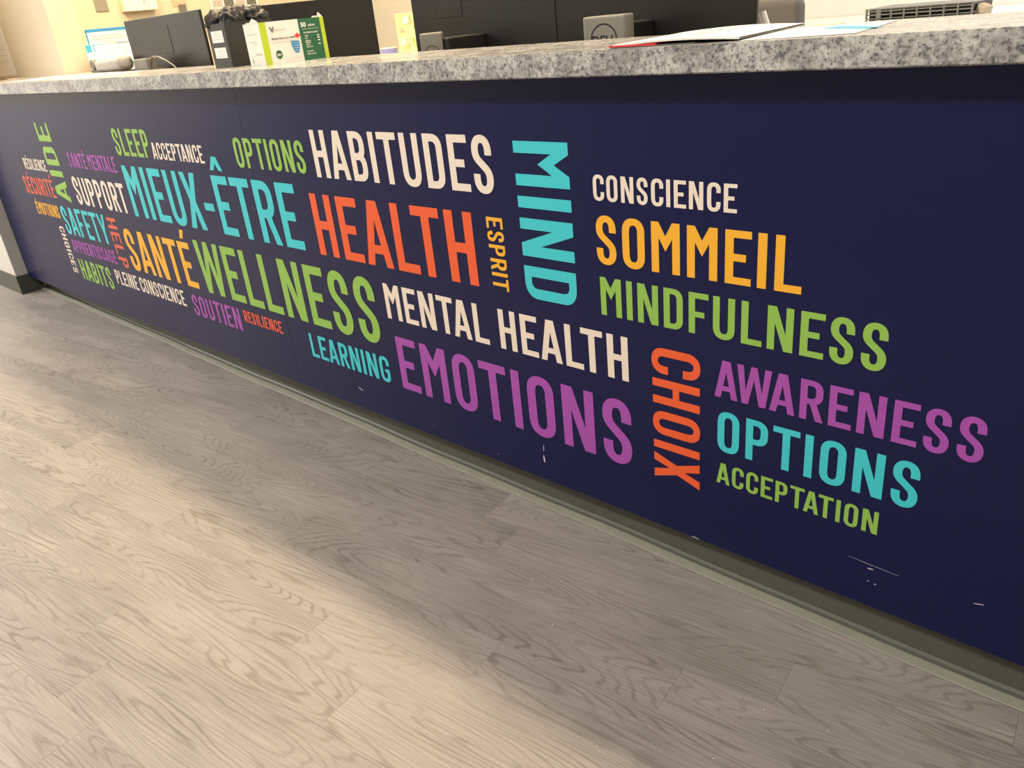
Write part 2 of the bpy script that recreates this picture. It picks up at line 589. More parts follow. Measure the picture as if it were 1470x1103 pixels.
def glyph(ch):
    w = WID[ch]
    t, s = T_, S_
    ry = 0.275
    if ch == 'I':
        return rect(0, 0, w, 1)
    if ch == '-':
        return rect(0.03, 0.375, w - 0.03, 0.505)
    if ch == 'H':
        return rect(0, 0, t, 1) + rect(w - t, 0, w, 1) + rect(t, .435, w - t, .435 + s)
    if ch == 'L':
        return rect(0, 0, t, 1) + rect(t, 0, w, s)
    if ch == 'T':
        return rect(0, 1 - s, w, 1) + rect(w / 2 - t / 2, 0, w / 2 + t / 2, 1 - s)
    if ch == 'E':
        return rect(0, 0, t, 1) + rect(t, 0, w, s) + rect(t, 1 - s, w, 1) + rect(t, .432, w * .80, .432 + s)
    if ch == 'F':
        return rect(0, 0, t, 1) + rect(t, 1 - s, w, 1) + rect(t, .41, w * .80, .41 + s)
    if ch == 'O':
        g = arc(w / 2, 1.01 - ry, w / 2, ry, t, s, 0, 180, 16) + arc(w / 2, ry - .01, w / 2, ry, t, s, 180, 360, 16)
        return g + rect(0, ry - .01, t, 1.01 - ry) + rect(w - t, ry - .01, w, 1.01 - ry)
    if ch in 'CG':
        g = arc(w / 2, 1.01 - ry, w / 2, ry, t, s, 0, 180, 16) + arc(w / 2, ry - .01, w / 2, ry, t, s, 180, 360, 16)
        g += rect(0, ry - .01, t, 1.01 - ry) + rect(w - t, .655, w, 1.01 - ry)
        if ch == 'C':
            g += rect(w - t, ry - .01, w, .345)
        else:
            g += rect(w - t, ry - .01, w, .52) + rect(w * .52, .52 - s * .95, w - t, .52)
        return g
    if ch == 'U':
        return arc(w / 2, ry - .01, w / 2, ry, t, s, 180, 360, 16) + rect(0, ry - .01, t, 1) + rect(w - t, ry - .01, w, 1)
    if ch == 'D':
        return rect(0, 0, t, 1) + bowl(w, 0, 1)
    if ch == 'P':
        return rect(0, 0, t, 1) + bowl(w, .395, 1)
    if ch == 'B':
        return rect(0, 0, t, 1) + bowl(w * .97, .50 - s * .5, 1) + bowl(w, 0, .50 + s * .5)
    if ch == 'R':
        return rect(0, 0, t, 1) + bowl(w * .95, .41, 1) + [[(w * .40, .44), (w * .40 + .165, .44), (w, 0), (w - .175, 0)]]
    if ch == 'A':
        a = .108
        ya = (w / 2 - t) / (w / 2 - a)
        sl = (w / 2 - a)
        g = [[(0, 0), (t, 0), (w / 2, ya), (w / 2, 1), (w / 2 - a, 1)], [(w, 0), (w - t, 0), (w / 2, ya), (w / 2, 1), (w / 2 + a, 1)]]
        g += [[(t + sl * .195, .195), (w - t - sl * .195, .195), (w - t - sl * .33, .33), (t + sl * .33, .33)]]
        return g
    if ch == 'M':
        tm = t * 1.0
        half = [(0, 0), (t, 0), (t, .69), (w / 2, .435), (w / 2, .735), (tm, 1), (0, 1)]
        return [half, [(w - x, y) for x, y in half]]
    if ch == 'N':
        return [[(0, 0), (t, 0), (t, .62), (w - 1.2 * t, 0), (w, 0), (w, 1), (w - t, 1), (w - t, .38), (1.2 * t, 1), (0, 1)]]
    if ch == 'X':
        h = .107
        return [[(0, 0), (.185, 0), (w / 2, .345), (w - .185, 0), (w, 0), (w / 2 + h, .508), (w - .008, 1), (w - .19, 1), (w / 2, .675), (.19, 1), (.008, 1), (w / 2 - h, .508)]]
    if ch == 'Y':
        return [[(w / 2 - t / 2, 0), (w / 2 + t / 2, 0), (w / 2 + t / 2, .38), (w, 1), (w - .178, 1), (w / 2, .58), (.178, 1), (0, 1), (w / 2 - t / 2, .38)]]
    if ch == 'W':
        c = w / 2
        return [[(.135, 0), (.30, 0), (c, .66), (w - .30, 0), (w - .135, 0), (w, 1), (w - .168, 1), (w - .232, .36), (c + .075, 1), (c - .075, 1), (.232, .36), (.168, 1), (0, 1)]]
    if ch == 'S':
        rx, ryy = w / 2 - t / 2, .275 - s / 2
        cx = w / 2
        cy = 1.01 - .275
        pts = [(cx + rx, .665), (cx + rx, cy - .02)]
        for i in range(0, 17):
            a = math.radians(i * 180 / 16)
            c, s2 = se(a)
            pts.append((cx + rx * c, cy + ryy * s2))
        # continue down the left and across the diagonal to the point reflection
        q0 = pts[-1]
        p0, p1, p2, p3 = q0, (q0[0], .60), (cx - .06, .555), (cx, .5)
        seg = []
        for i in range(1, 9):
            u = i / 8
            seg.append(tuple((1 - u) ** 3 * p0[k] + 3 * (1 - u) ** 2 * u * p1[k] + 3 * (1 - u) * u * u * p2[k] + u ** 3 * p3[k] for k in (0, 1)))
        pts += seg
        pts += [(w - x, 1 - y) for x, y in pts[-2::-1]]
        out = []
        pr = None
        n = len(pts)
        for i, p in enumerate(pts):
            a, b2 = pts[max(i - 1, 0)], pts[min(i + 1, n - 1)]
            dx, dy = b2[0] - a[0], b2[1] - a[1]
            l = math.hypot(dx, dy)
            nxx, nyy = -dy / l, dx / l
            if i == 0 or i == n - 1:
                nxx, nyy = math.copysign(1, nxx), 0
            th = t * abs(nxx) ** 2 + s * abs(nyy) ** 2
            q = ((p[0] + nxx * th / 2, p[1] + nyy * th / 2), (p[0] - nxx * th / 2, p[1] - nyy * th / 2))
            if pr:
                out.append([pr[0], q[0], q[1], pr[1]])
            pr = q
        return out
    raise KeyError(ch)


GL = {c: glyph(c) for c in WID}
EW = WID['E']
ACUTE = [[(EW * .42, 1.075), (EW * .42 + .13, 1.075), (EW * .42 + .235, 1.27), (EW * .42 + .075, 1.27)]]
CIRC = [[(EW / 2 - .20, 1.085), (EW / 2 - .085, 1.085), (EW / 2, 1.20), (EW / 2, 1.31), (EW / 2 - .075, 1.31)],
        [(EW / 2 + .20, 1.085), (EW / 2 + .085, 1.085), (EW / 2, 1.20), (EW / 2, 1.31), (EW / 2 + .075, 1.31)]]


def printed_word(txt, orient, u0, v0, h, st, key, colname):
    """é = E with acute, ê = E with circumflex"""
    bm = bmesh.new()
    u = 0.0
    last = None
    for ch in txt:
        if ch == ' ':
            u += SPACE
            last = None
            continue
        c = {'é': 'E', 'ê': 'E'}.get(ch, ch)
        l, r = SIDE[c]
        if u > 0:
            u += SBV[l]
        if last:
            u += KERN.get(last + c, 0)
        polys = list(GL[c])
        if ch == 'é':
            polys += ACUTE
        if ch == 'ê':
            polys += CIRC
        for ip, pg in enumerate(polys):
            yy = -0.0006 - 0.000012 * ip
            P3 = []
            for (x, y) in pg:
                a, b2 = (u + x) * h * st, y * h
                if orient == 'h':
                    P3.append((u0 + a, yy, v0 + b2))
                elif orient == 'd':
                    P3.append((u0 + b2, yy, v0 - a))
                else:
                    P3.append((u0 - b2, yy, v0 + a))
            add_poly(bm, P3)
        u += WID[c] + SBV[r]
        last = c
    for f in bm.faces:
        f.normal_update()
        if f.normal.y > 0:
            f.normal_flip()
    o = obj_bm('printed_word', bm, M[key], pl_ if u0 < SEAM - 0.2 else pr_)
    cap = txt.replace('é', 'É').replace('ê', 'Ê')
    how = {'h': '', 'd': ', reading downwards', 'u': ', reading upwards'}[orient]
    o['label'] = '%s printed word %s%s' % (colname, cap, how)
    return o


CN = dict(W='white', O='orange', R='coral red', P='purple', G='green', C='turquoise', Y='yellow')
WORDS = [
    ('HABITUDES', 'h', -1.8802, 0.7938, 0.1245, 0.986, 'W'), ('HEALTH', 'h', -1.9406, 0.5691, 0.1771, 0.999, 'O'), ('EMOTIONS', 'h', -1.6575, 0.2108, 0.1592, 1.003, 'P'),
    ('WELLNESS', 'h', -2.7484, 0.33, 0.1947, 0.995, 'G'), ('MIEUX-êTRE', 'h', -3.1785, 0.5714, 0.1945, 1.0, 'C'), ('SANTé', 'h', -3.359, 0.3318, 0.1743, 1.012, 'Y'),
    ('OPTIONS', 'h', -2.2971, 0.8002, 0.088, 1.009, 'G'), ('SLEEP', 'h', -3.1763, 0.8035, 0.097, 1.002, 'G'), ('ACCEPTANCE', 'h', -2.8705, 0.8017, 0.0569, 1.004, 'W'),
    ('SUPPORT', 'h', -3.7439, 0.5747, 0.1181, 0.978, 'W'), ('AIDE', 'u', -3.8251, 0.572, 0.1512, 1.007, 'G'), ('SANTé MENTALE', 'h', -3.703, 0.734, 0.0604, 0.984, 'P'),
    ('SéCURITé', 'h', -4.3849, 0.5796, 0.082, 1.003, 'R'), ('RéSILIENCE', 'h', -4.2897, 0.6983, 0.0503, 1.002, 'W'), ('éMOTIONS', 'h', -4.3281, 0.483, 0.0591, 1.001, 'Y'),
    ('SAFETY', 'h', -4.0087, 0.4167, 0.1292, 1.005, 'C'), ('HELP', 'd', -3.4893, 0.54, 0.0881, 0.997, 'R'), ('APPRENTISSAGE', 'h', -4.0033, 0.3319, 0.0591, 1.006, 'P'),
    ('HABITS', 'h', -3.9974, 0.1983, 0.1007, 1.015, 'G'), ('CHOICES', 'd', -4.1027, 0.4429, 0.0551, 1.002, 'W'), ('PLEINE CONSCIENCE', 'h', -3.5871, 0.2368, 0.0642, 1.0, 'W'),
    ('SOUTIEN', 'h', -2.8851, 0.2151, 0.0839, 1.0, 'P'), ('RESILIENCE', 'h', -2.5029, 0.2572, 0.0428, 0.999, 'O'), ('LEARNING', 'h', -2.1055, 0.2115, 0.0805, 1.005, 'C'),
    ('MENTAL HEALTH', 'h', -1.6722, 0.4209, 0.1013, 1.002, 'W'), ('MIND', 'd', -1.1422, 0.9097, 0.1462, 0.998, 'C'), ('ESPRIT', 'd', -1.2456, 0.7414, 0.0499, 0.997, 'Y'),
    ('CONSCIENCE', 'h', -0.9381, 0.8014, 0.0499, 1.0, 'W'), ('SOMMEIL', 'h', -0.9365, 0.6734, 0.0986, 1.008, 'Y'), ('MINDFULNESS', 'h', -0.9333, 0.5626, 0.0826, 1.005, 'G'),
    ('AWARENESS', 'h', -0.669, 0.4409, 0.0785, 1.004, 'P'), ('OPTIONS', 'h', -0.6612, 0.3221, 0.0891, 1.003, 'C'), ('ACCEPTATION', 'h', -0.6625, 0.2467, 0.0476, 1.001, 'G'),
    ('CHOIX', 'd', -0.8112, 0.5168, 0.11, 0.974, 'O'),
]
for w_ in WORDS:
    printed_word(*w_, CN[w_[6]])

# small scuffs and chips on the lower right of the panel
for (x0, z0, x1, z1, th) in [(-.353, .169, -.343, .1705, .0016), (-.339, .139, -.335, .1405, .0012), (-.352, .141, -.348, .142, .0010), (-.178, .176, -.163, .180, .0012),
                             (-1.884, .156, -1.862, .148, .0018), (-1.133, .186, -1.134, .168, .0014), (-1.136, .155, -1.134, .136, .003), (-.72, .0868, -.702, .0862, .0012),
                             (-.39, .181, -.30, .1765, .0005), (-1.30, .106, -1.296, .107, .0014), (-3.30, .128, -3.294, .130, .002), (-1.55, .118, -1.546, .120, .0016)]:
    bm = bmesh.new()
    ps = []
    d = Vector((x1 - x0, z1 - z0))
    nrm = Vector((-d.y, d.x)).normalized() * th
    for k in range(4):
        f = k / 3
        ww = (0.35 + 0.65 * math.sin(math.pi * (f * .8 + .1))) * (0.8 + .4 * random.random())
        ps.append((x0 + d.x * f + nrm.x * ww, z0 + d.y * f + nrm.y * ww))
    for k in range(3, -1, -1):
        f = k / 3
        ww = (0.3 + 0.5 * math.sin(math.pi * (f * .8 + .1))) * (0.8 + .4 * random.random())
        ps.append((x0 + d.x * f - nrm.x * ww, z0 + d.y * f - nrm.y * ww))
    add_poly(bm, [(x, -0.0006, z) for x, z in ps])
    obj_bm('scuff_mark', bm, M['scuff'], pr_ if x0 > SEAM else pl_)

# ------------------------------------------------------------------ countertop
ZT = 1.0775
bm = bmesh.new()
out = [(X0, -0.055), (X1 + 0.05, -0.055), (X1 + 0.05, 0.27), (-3.74, 0.27), (-3.74, 0.70), (-4.32, 0.70), (-4.32, 0.32), (X0, 0.32)]
vb = [bm.verts.new((x, y, 1.0345)) for x, y in out]
vt = [bm.verts.new((x, y, ZT)) for x, y in out]
bm.faces.new(vt)
bm.faces.new(vb[::-1])
for i in range(len(out)):
    j = (i + 1) % len(out)
    bm.faces.new((vb[i], vb[j], vt[j], vt[i]))
es = [e for e in bm.edges if all(v.co.z > 1.07 for v in e.verts)] + [e for e in bm.edges if all(v.co.z < 1.04 and v.co.y < -0.05 for v in e.verts)]
bmesh.ops.bevel(bm, geom=es, offset=0.0022, segments=2, affect='EDGES')
ctop = obj_bm('countertop', bm, M['granite'])
tag(ctop, 'speckled grey stone-look laminate countertop along the reception desk', 'countertop')

# working surface behind the raised counter (lower desk)
wd = empty('work_desk', (0, 0, 0))
tag(wd, 'pale lower work desk behind the raised counter, carrying the monitors', 'desk')
box('desk_top', -4.6, X1, 0.101, 1.02, 0.712, 0.74, M['wood'], wd, 0.002)
for x in (-4.5, -2.9, -1.3, 0.3, 1.9):
    box('leg', x - 0.02, x + 0.02, 0.12, 0.98, 0.0, 0.712, M['wood'], wd)
# low cabinet along the back wall
cab = empty('low_cabinet', (0, 0, 0))
tag(cab, 'pale low cabinet against the back wall of the office', 'cabinet')
box('cabinet_body', -4.4, 0.6, 1.75, 2.98, 0.0, 0.935, M['wood'], cab)
box('cabinet_top', -4.42, 0.62, 1.72, 2.995, 0.936, 0.965, M['white'], cab, 0.002)
for i in range(8):
    x = -4.38 + i * 0.622
    d = box('door', x, x + 0.612, 1.730, 1.749, 0.08, 0.92, M['white'], cab, 0.002)
    box('handle', x + 0.55, x + 0.56, 1.715, 1.7295, 0.70, 0.84, M['silver'], d, 0.001)


# ------------------------------------------------------------------ monitors
def monitor(label, cx, cy, w, rz, ztop, h, stand_dx, stand_dy, stand_rz, stand_w, stand_top, logo, group, pdx=0.0):
    """local frame: back of the screen looks towards -y"""
    t = empty('computer_monitor', (cx, cy, 0.7405), rz)
    tag(t, label, 'monitor', group)
    z1 = ztop - 0.7405
    z0 = z1 - h
    bm = bmesh.new()
    add_box(bm, -w / 2, w / 2, -0.006, 0.006, z0, z1, 0.003, 2)
    obj_bm('screen_housing', bm, M['black'], t)
    box('screen', -w / 2 + .008, w / 2 - .008, 0.0062, 0.0075, z0 + .02, z1 - .008, M['black2'], t)
    # slightly raised lower back with the mounting plate
    zc = z0 + h * 0.46
    box('mount_plate', pdx - .055, pdx + .055, -0.0072, -0.0061, zc + .07, zc + .175, M['black'], t, 0.001)
    st = stand_top - 0.7405
    # stand
    e = bmesh.new()
    ms = Matrix.Translation((stand_dx, stand_dy, 0)) @ Matrix.Rotation(stand_rz, 4, 'Z')
    add_box(e, -stand_w / 2, stand_w / 2, -0.022, 0.022, 0.012, st, 0.004, 2, ms)
    so = obj_bm('stand_column', e, M['stand'] if logo else M['grey'], t)
    e = bmesh.new()
    add_box(e, -0.12, 0.12, -0.10, 0.09, 0.0, 0.012, 0.004, 2, ms)
    obj_bm('stand_base', e, M['silver'], t)
    e = bmesh.new()
    za = min(zc, st - .03)
    add_box(e, min(stand_dx, 0) - .02, max(stand_dx, 0) + .02, stand_dy + .01, -.0065, zc - .02, zc + .02, .004)
    obj_bm('tilt_arm', e, M['black2'], t)
    if logo:
        r = stand_w * 0.325
        rc = ms @ Matrix.Translation((0, -0.0226, st - 0.052))
        bmr = bmesh.new()
        n = 40
        for k in range(n):
            a0, a1 = 2 * math.pi * k / n, 2 * math.pi * (k + 1) / n
            ri = r * 0.91
            vs = [bmr.verts.new(rc @ Vector((math.cos(a) * q, 0, math.sin(a) * q))) for a, q in ((a0, ri), (a1, ri), (a1, r), (a0, r))]
            bmr.faces.new(vs)
        obj_bm('logo_ring', bmr, M['black2'], so)
        mt = rc @ Matrix.Rotation(math.radians(90), 4, 'X') @ Matrix.Translation((0, -0.010, 0))
        text_mesh('logo_lettering', 'DELL', 0.0275 * stand_w / .105, M['black2'], so, mt, 0.0006, 'CENTER', 1.0)
    return t


G_ = 'computer monitors behind the raised counter'
mon1 = monitor('black monitor at the far left, back turned, beside the blue-edged notice', -3.387, 0.402, 0.664, 0.0, 1.2675, 0.39, -0.075 + 0.02, -0.085, 0.0, 0.125, 1.118, False, G_)
mon2 = monitor('black monitor turned sideways behind the box of masks', -2.777, 0.619, 0.592, math.radians(47.7), 1.2565, 0.36, 0.0, -0.13, 0.0, 0.10, 1.10, False, G_)
mon3 = monitor('black monitor with a slim turned stand, right of the white gap', -1.745, 0.555, 0.572, 0.0, 1.275, 0.36, -0.035, -0.165, math.radians(40), 0.062, 1.1175, True, G_, -0.12)
mon4 = monitor('black monitor with the broad silver logo stand, beside the grey chair', -1.172, 0.555, 0.572, 0.0, 1.275, 0.36, 0.0, -0.165, math.radians(4), 0.112, 1.1215, True, G_)

bm = bmesh.new()
add_tube(bm, [(-3.40, .325, 1.112), (-3.36, .318, 1.122), (-3.31, .315, 1.120), (-3.25, .314, 1.105), (-3.20, .315, 1.085), (-3.15, .318, 1.05), (-3.10, .33, .95), (-3.05, .36, .80), (-3.0, .40, .746)], 0.0032)
tag(obj_bm('cable', bm, M['grey'], smooth=True), 'grey cable arching behind the leftmost monitor', 'cable')

# ------------------------------------------------------------------ box of face masks
mb = empty('mask_box', (-2.168, 0.092, ZT), 0.0)
tag(mb, 'white, lime and green cardboard box of face masks on the counter', 'box')
HB = 0.112
dv = Vector((0.040, 0.196, 0)).normalized()      # long face runs away from the lobby
du = Vector((-0.104, 0.011, 0)).normalized()     # short end face
LB, WB = 0.198, 0.103


def bp(a, b2, z, o=0.0):
    """a along the long face from the near corner, b2 along the end face; o = offset outwards from the long face"""
    q = dv * a + du * b2 - du * o
    return (q.x, q.y, z)


bm = bmesh.new()
c = [bp(0, 0, 0), bp(LB, 0, 0), bp(LB, WB, 0), bp(0, WB, 0)]
v0 = [bm.verts.new(p) for p in c]
v1 = [bm.verts.new((p[0], p[1], HB)) for p in c]
bm.faces.new(v0[::-1])
for i in range(4):
    bm.faces.new((v0[i], v0[(i + 1) % 4], v1[(i + 1) % 4], v1[i]))
# open top: four inner rims
vi = [bm.verts.new((p[0], p[1], HB)) for p in (bp(.004, .004, 0), bp(LB - .004, .004, 0), bp(LB - .004, WB - .004, 0), bp(.004, WB - .004, 0))]
vj = [bm.verts.new((v.co.x, v.co.y, HB - .03)) for v in vi]
for i in range(4):
    j = (i + 1) % 4
    bm.faces.new((v1[i], v1[j], vi[j], vi[i]))
    bm.faces.new((vi[i], vi[j], vj[j], vj[i]))
bm.faces.new(vj)
carton = obj_bm('carton', bm, M['card'], mb)
# torn flap edges
for nm, pts in (('torn_flap', [bp(.0, WB, HB - .002), bp(.0, WB * .72, HB + .003), bp(0, WB * .55, HB + .002), bp(0, WB * .35, HB + .012), bp(0, WB * .2, HB + .008), bp(0, 0, HB - .001), bp(.012, 0, HB - .001), bp(.012, WB, HB - .002)]),
                ('torn_flap', [bp(LB * .82, 0, HB - .001), bp(LB * .84, 0, HB + .004), bp(LB * .92, 0, HB + .004), bp(LB * .93, 0, HB + .013), bp(LB * .96, 0, HB + .009), bp(LB, 0, HB - .001), bp(LB, .012, HB - .001), bp(LB * .82, .012, HB - .001)])):
    bm = bmesh.new()
    n = len(pts) - 2
    fr = [bm.verts.new(p) for p in pts[:n]]
    off = (dv if pts[0][0] < -0.05 else du) * 0.0012
    bk = [bm.verts.new(Vector(p) + off) for p in pts[:n]]
    bm.faces.new(fr)
    bm.faces.new(bk[::-1])
    for i in range(n):
        j = (i + 1) % n
        bm.faces.new((fr[i], bk[i], bk[j], fr[j]))
    obj_bm(nm, bm, M['card'], mb)


def face_quad(name, a0, a1, z0, z1, m, o=0.0004, parent=carton):
    bm = bmesh.new()
    add_poly(bm, [bp(a0, 0, z0, o), bp(a1, 0, z0, o), bp(a1, 0, z1, o), bp(a0, 0, z1, o)])
    return obj_bm(name, bm, m, parent)


def end_quad(name, b0, b1, z0, z1, m, o=0.0004):
    bm = bmesh.new()
    q = [Vector(bp(0, b, z)) - dv * o for b, z in ((b0, z0), (b1, z0), (b1, z1), (b0, z1))]
    add_poly(bm, q)
    return obj_bm(name, bm, m, carton)


face_quad('lime_stripe', 0.0, 0.020, 0, HB, M['lime'])
face_quad('green_panel', 0.118, 0.186, 0, HB, M['dgreen'])
face_quad('lime_stripe', 0.186, 0.198, 0, HB, M['lime'])
# lettering frame on the long face: text x runs along dv, y up
tm = Matrix(((dv.x, 0, -du.x, 0), (dv.y, 0, -du.y, 0), (0, 1, 0, 0), (0, 0, 0, 1)))


def box_text(s, a, z, size, m, bold=0.0, xs=1.0):
    p = bp(a, 0, z, 0.0014)
    text_mesh('box_lettering', s, size, m, carton, Matrix.Translation(p) @ tm, bold, 'LEFT', xs)


box_text('V', 0.030, 0.084, 0.020, M['ink'], 0.0008)
box_text('entCore', 0.040, 0.086, 0.0105, M['fink'])
box_text('Masques faciaux pour adultes', 0.030, 0.064, 0.0088, M['ink'], 0.0002, .68)
box_text('Facemasks, pleated, manufactured in Canada', 0.030, 0.055, 0.0058, M['fink'], 0, .72)
box_text('Facemask (adult size)', 0.080, 0.010, 0.0048, M['fink'], 0, .72)
box_text('50', 0.124, 0.090, 0.0165, M['card'], 0.0007)
box_text('pièces', 0.147, 0.091, 0.0085, M['card'], 0.0002)
for i, (s, z) in enumerate([('NON MEDICAL MASK', .072), ('Taille', .063), ('Size', .057), ('Matériau', .050), ('Material', .045), ('Layers', .040), ('Latex free', .034), ('Non stérile', .022), ('Single use only', .015)]):
    box_text(s, 0.125 + (0.006 if 0 < i < 7 else 0.004), z, 0.0062, M['card'], 0.0001, .75)
for z in (.063, .057, .050, .040):
    face_quad('lettering_line', .170, .177, z, z + .003, M['card'], 0.0009)
face_quad('lettering_line', .126, .178, .0835, .0843, M['card'], 0.0009)
# maple leaf
ml = [(0, -1), (.08, -.42), (.55, -.5), (.48, -.3), (.95, .1), (.8, .18), (.88, .5), (.55, .43), (.48, .58), (.2, .3), (.3, .85), (.13, .76), (0, 1.05)]
ml = ml + [(-x, y) for x, y in ml[-2:0:-1]]
bm = bmesh.new()
add_poly(bm, [bp(.109 + x * .0095, 0, .068 + y * .009, .001) for x, y in ml])
obj_bm('maple_leaf', bm, M['red'], carton)
# mask picture
bm = bmesh.new()
for k in range(5):
    y0, y1 = .056 - k * .0068, .0508 - k * .0068
    w0, w1 = [(.0125, .013), (.013, .0128), (.0126, .0115), (.011, .009), (.0084, .005)][k]
    cc = .0985 + k * .0003
    add_poly(bm, [bp(cc - w0, 0, y0 + .001, .001), bp(cc + w0, 0, y0 - .001, .001), bp(cc + w1, 0, y1 - .0005, .001), bp(cc - w1, 0, y1 + .001, .001)])
obj_bm('mask_picture', bm, M['blue'], carton)
bm = bmesh.new()
add_tube(bm, [bp(.110 + .008 * math.sin(t), 0, .043 + .012 * math.cos(t), .001) for t in [i * .35 for i in range(9)]], 0.0004, 5)
obj_bm('mask_loop_picture', bm, M['fink'], carton)
bm = bmesh.new()
add_poly(bm, [bp(.044 + .0098 * math.cos(t), 0, .024 + .0115 * math.sin(t), .001) for t in [2 * math.pi * i / 24 for i in range(24)]])
obj_bm('round_seal', bm, M['dgreen'], carton)
box_text('OK+', 0.0365, 0.0205, 0.0085, M['card'], 0.0003, .85)
# faint print on the short end
for z, b0, b1 in ((.082, .02, .085), (.062, .03, .08), (.056, .03, .06), (.030, .012, .055), (.027, .012, .055)):
    end_quad('lettering_line', b0, b1, z, z + .0018, M['fink'])
end_quad('lettering_line', .078, .082, .004, .018, M['ink'])

# ------------------------------------------------------------------ black caddy with crumpled black contents
cd = empty('black_caddy', (-2.354, 0.091, ZT), math.radians(-6))
tag(cd, 'black plastic caddy with two small white labels, left of the mask box', 'caddy')
wC, dC, hC = 0.132, 0.155, 0.124
bm = bmesh.new()
add_box(bm, -wC, 0, 0, dC, 0, 0.004)
add_box(bm, -wC, 0, 0, 0.004, 0.004, hC)
add_box(bm, -wC, 0, dC - .004, dC, 0.004, hC)
add_box(bm, -wC, -wC + .004, 0.004, dC - .004, 0.004, hC)
add_box(bm, -.004, 0, 0.004, dC - .004, 0.004, hC)
obj_bm('caddy_body', bm, M['black2'], cd)
for (x0, x1, z0, z1) in ((-.107, -.022, .071, .104), (-.107, -.022, .027, .057)):
    lb = box('sticker', x0, x1, -.0012, -.0002, z0, z1, M['paper'], cd, 0.0004, 1)
    for k in range(3):
        ww = .05 - .012 * (k % 2)
        bm = bmesh.new()
        zz = z1 - .010 - k * .007
        xc = (x0 + x1) / 2
        add_poly(bm, [(xc - ww / 2, -.0015, zz), (xc + ww / 2, -.0015, zz), (xc + ww / 2, -.0015, zz + .0014), (xc - ww / 2, -.0015, zz + .0014)])
        obj_bm('lettering_line', bm, M['fink'], lb)
# crumpled black gloves spilling over the rim
HEAP = [(-2.462, .135, ZT + .128, .036, 'crumpled black glove drooping over the left front corner of the caddy'),
        (-2.400, .150, ZT + .127, .037, 'crumpled black glove heaped at the right front of the caddy'),
        (-2.455, .205, ZT + .134, .037, 'crumpled black glove at the back left of the caddy'),
        (-2.388, .220, ZT + .128, .036, 'crumpled black glove at the back right of the caddy, above the mask box')]
for gi, (gx, gy, gz, rr, lab) in enumerate(HEAP):
    bm = bmesh.new()
    rnd = random.Random(gi + 3)
    bmesh.ops.create_icosphere(bm, subdivisions=4, radius=rr)
    ph = [(Vector((rnd.uniform(-1, 1), rnd.uniform(-1, 1), rnd.uniform(-1, 1))).normalized(), rnd.uniform(90, 260), rnd.uniform(0, 6)) for _ in range(8)]
    for v in bm.verts:
        f = 0.92 + sum(0.10 * (abs(math.sin(v.co.dot(d_) * fr_ + p_)) - .5) for d_, fr_, p_ in ph)
        v.co = Vector((v.co.x * f, v.co.y * f, v.co.z * f))
    o = obj_bm('crumpled_glove', bm, M['black2'], smooth=True)
    o.location = (gx, gy, gz)
    tag(o, lab, 'glove', 'crumpled black gloves in the caddy')

# ------------------------------------------------------------------ notices and small things at the far left of the counter


def frame_quad(bm, x0, x1, z0, z1, y, t):
    for q in ((x0, x1, z1 - t * 1.8, z1), (x0, x0 + t, z0, z1 - t * 1.8), (x1 - t, x1, z0, z1 - t * 1.8)):
        add_poly(bm, [(q[0], y, q[2]), (q[1], y, q[2]), (q[1], y, q[3]), (q[0], y, q[3])])


n1 = empty('framed_notice', (-4.285, 0.545, ZT), math.radians(90))
tag(n1, 'white notice with a blue border standing at the far end of the counter', 'notice')
nb = box('notice_board', -.098, .105, -.002, .002, 0, .184, M['paper'], n1, 0.0005, 1)
bm = bmesh.new()
frame_quad(bm, -.098, .105, .05, .184, -.0028, .0075)
obj_bm('blue_border', bm, M['blue'], nb)
for z, a, b2 in ((.150, -.075, .085), (.137, -.075, .088), (.123, -.03, .035)):
    bm = bmesh.new()
    x = a
    while x < b2:
        l = random.uniform(.006, .018)
        add_poly(bm, [(x, -.0028, z), (min(x + l, b2), -.0028, z), (min(x + l, b2), -.0028, z + .004), (x, -.0028, z + .004)])
        x += l + .003
    obj_bm('lettering_line', bm, M['peach'], nb)

n2 = empty('leaflet', (-4.235, 0.53, ZT), math.radians(90))
tag(n2, 'white leaflet with a light blue corner mark, leaning in front of the blue-edged notice', 'leaflet')
lf = box('sheet', -.122, .135, -.0015, .0015, 0, .1185, M['paper'], n2, 0.0005, 1)
for nm, x0, x1, z0, z1, m in (('corner_mark', -.120, -.094, .084, .1165, 'cyanp'), ('corner_mark', -.085, -.079, .086, .114, 'cyanp'), ('top_band', -.094, -.02, .114, .117, 'cyanp'), ('top_band', -.02, .03, .114, .117, 'peach'), ('top_band', .03, .12, .113, .117, 'ink')):
    bm = bmesh.new()
    add_poly(bm, [(x0, -.002, z0), (x1, -.002, z0), (x1, -.002, z1), (x0, -.002, z1)])
    obj_bm(nm, bm, M[m], lf)
bm = bmesh.new()
add_box(bm, .108, .135, -.010, -.0016, .100, .1185, 0.002)
obj_bm('clip', bm, M['ink'], n2)

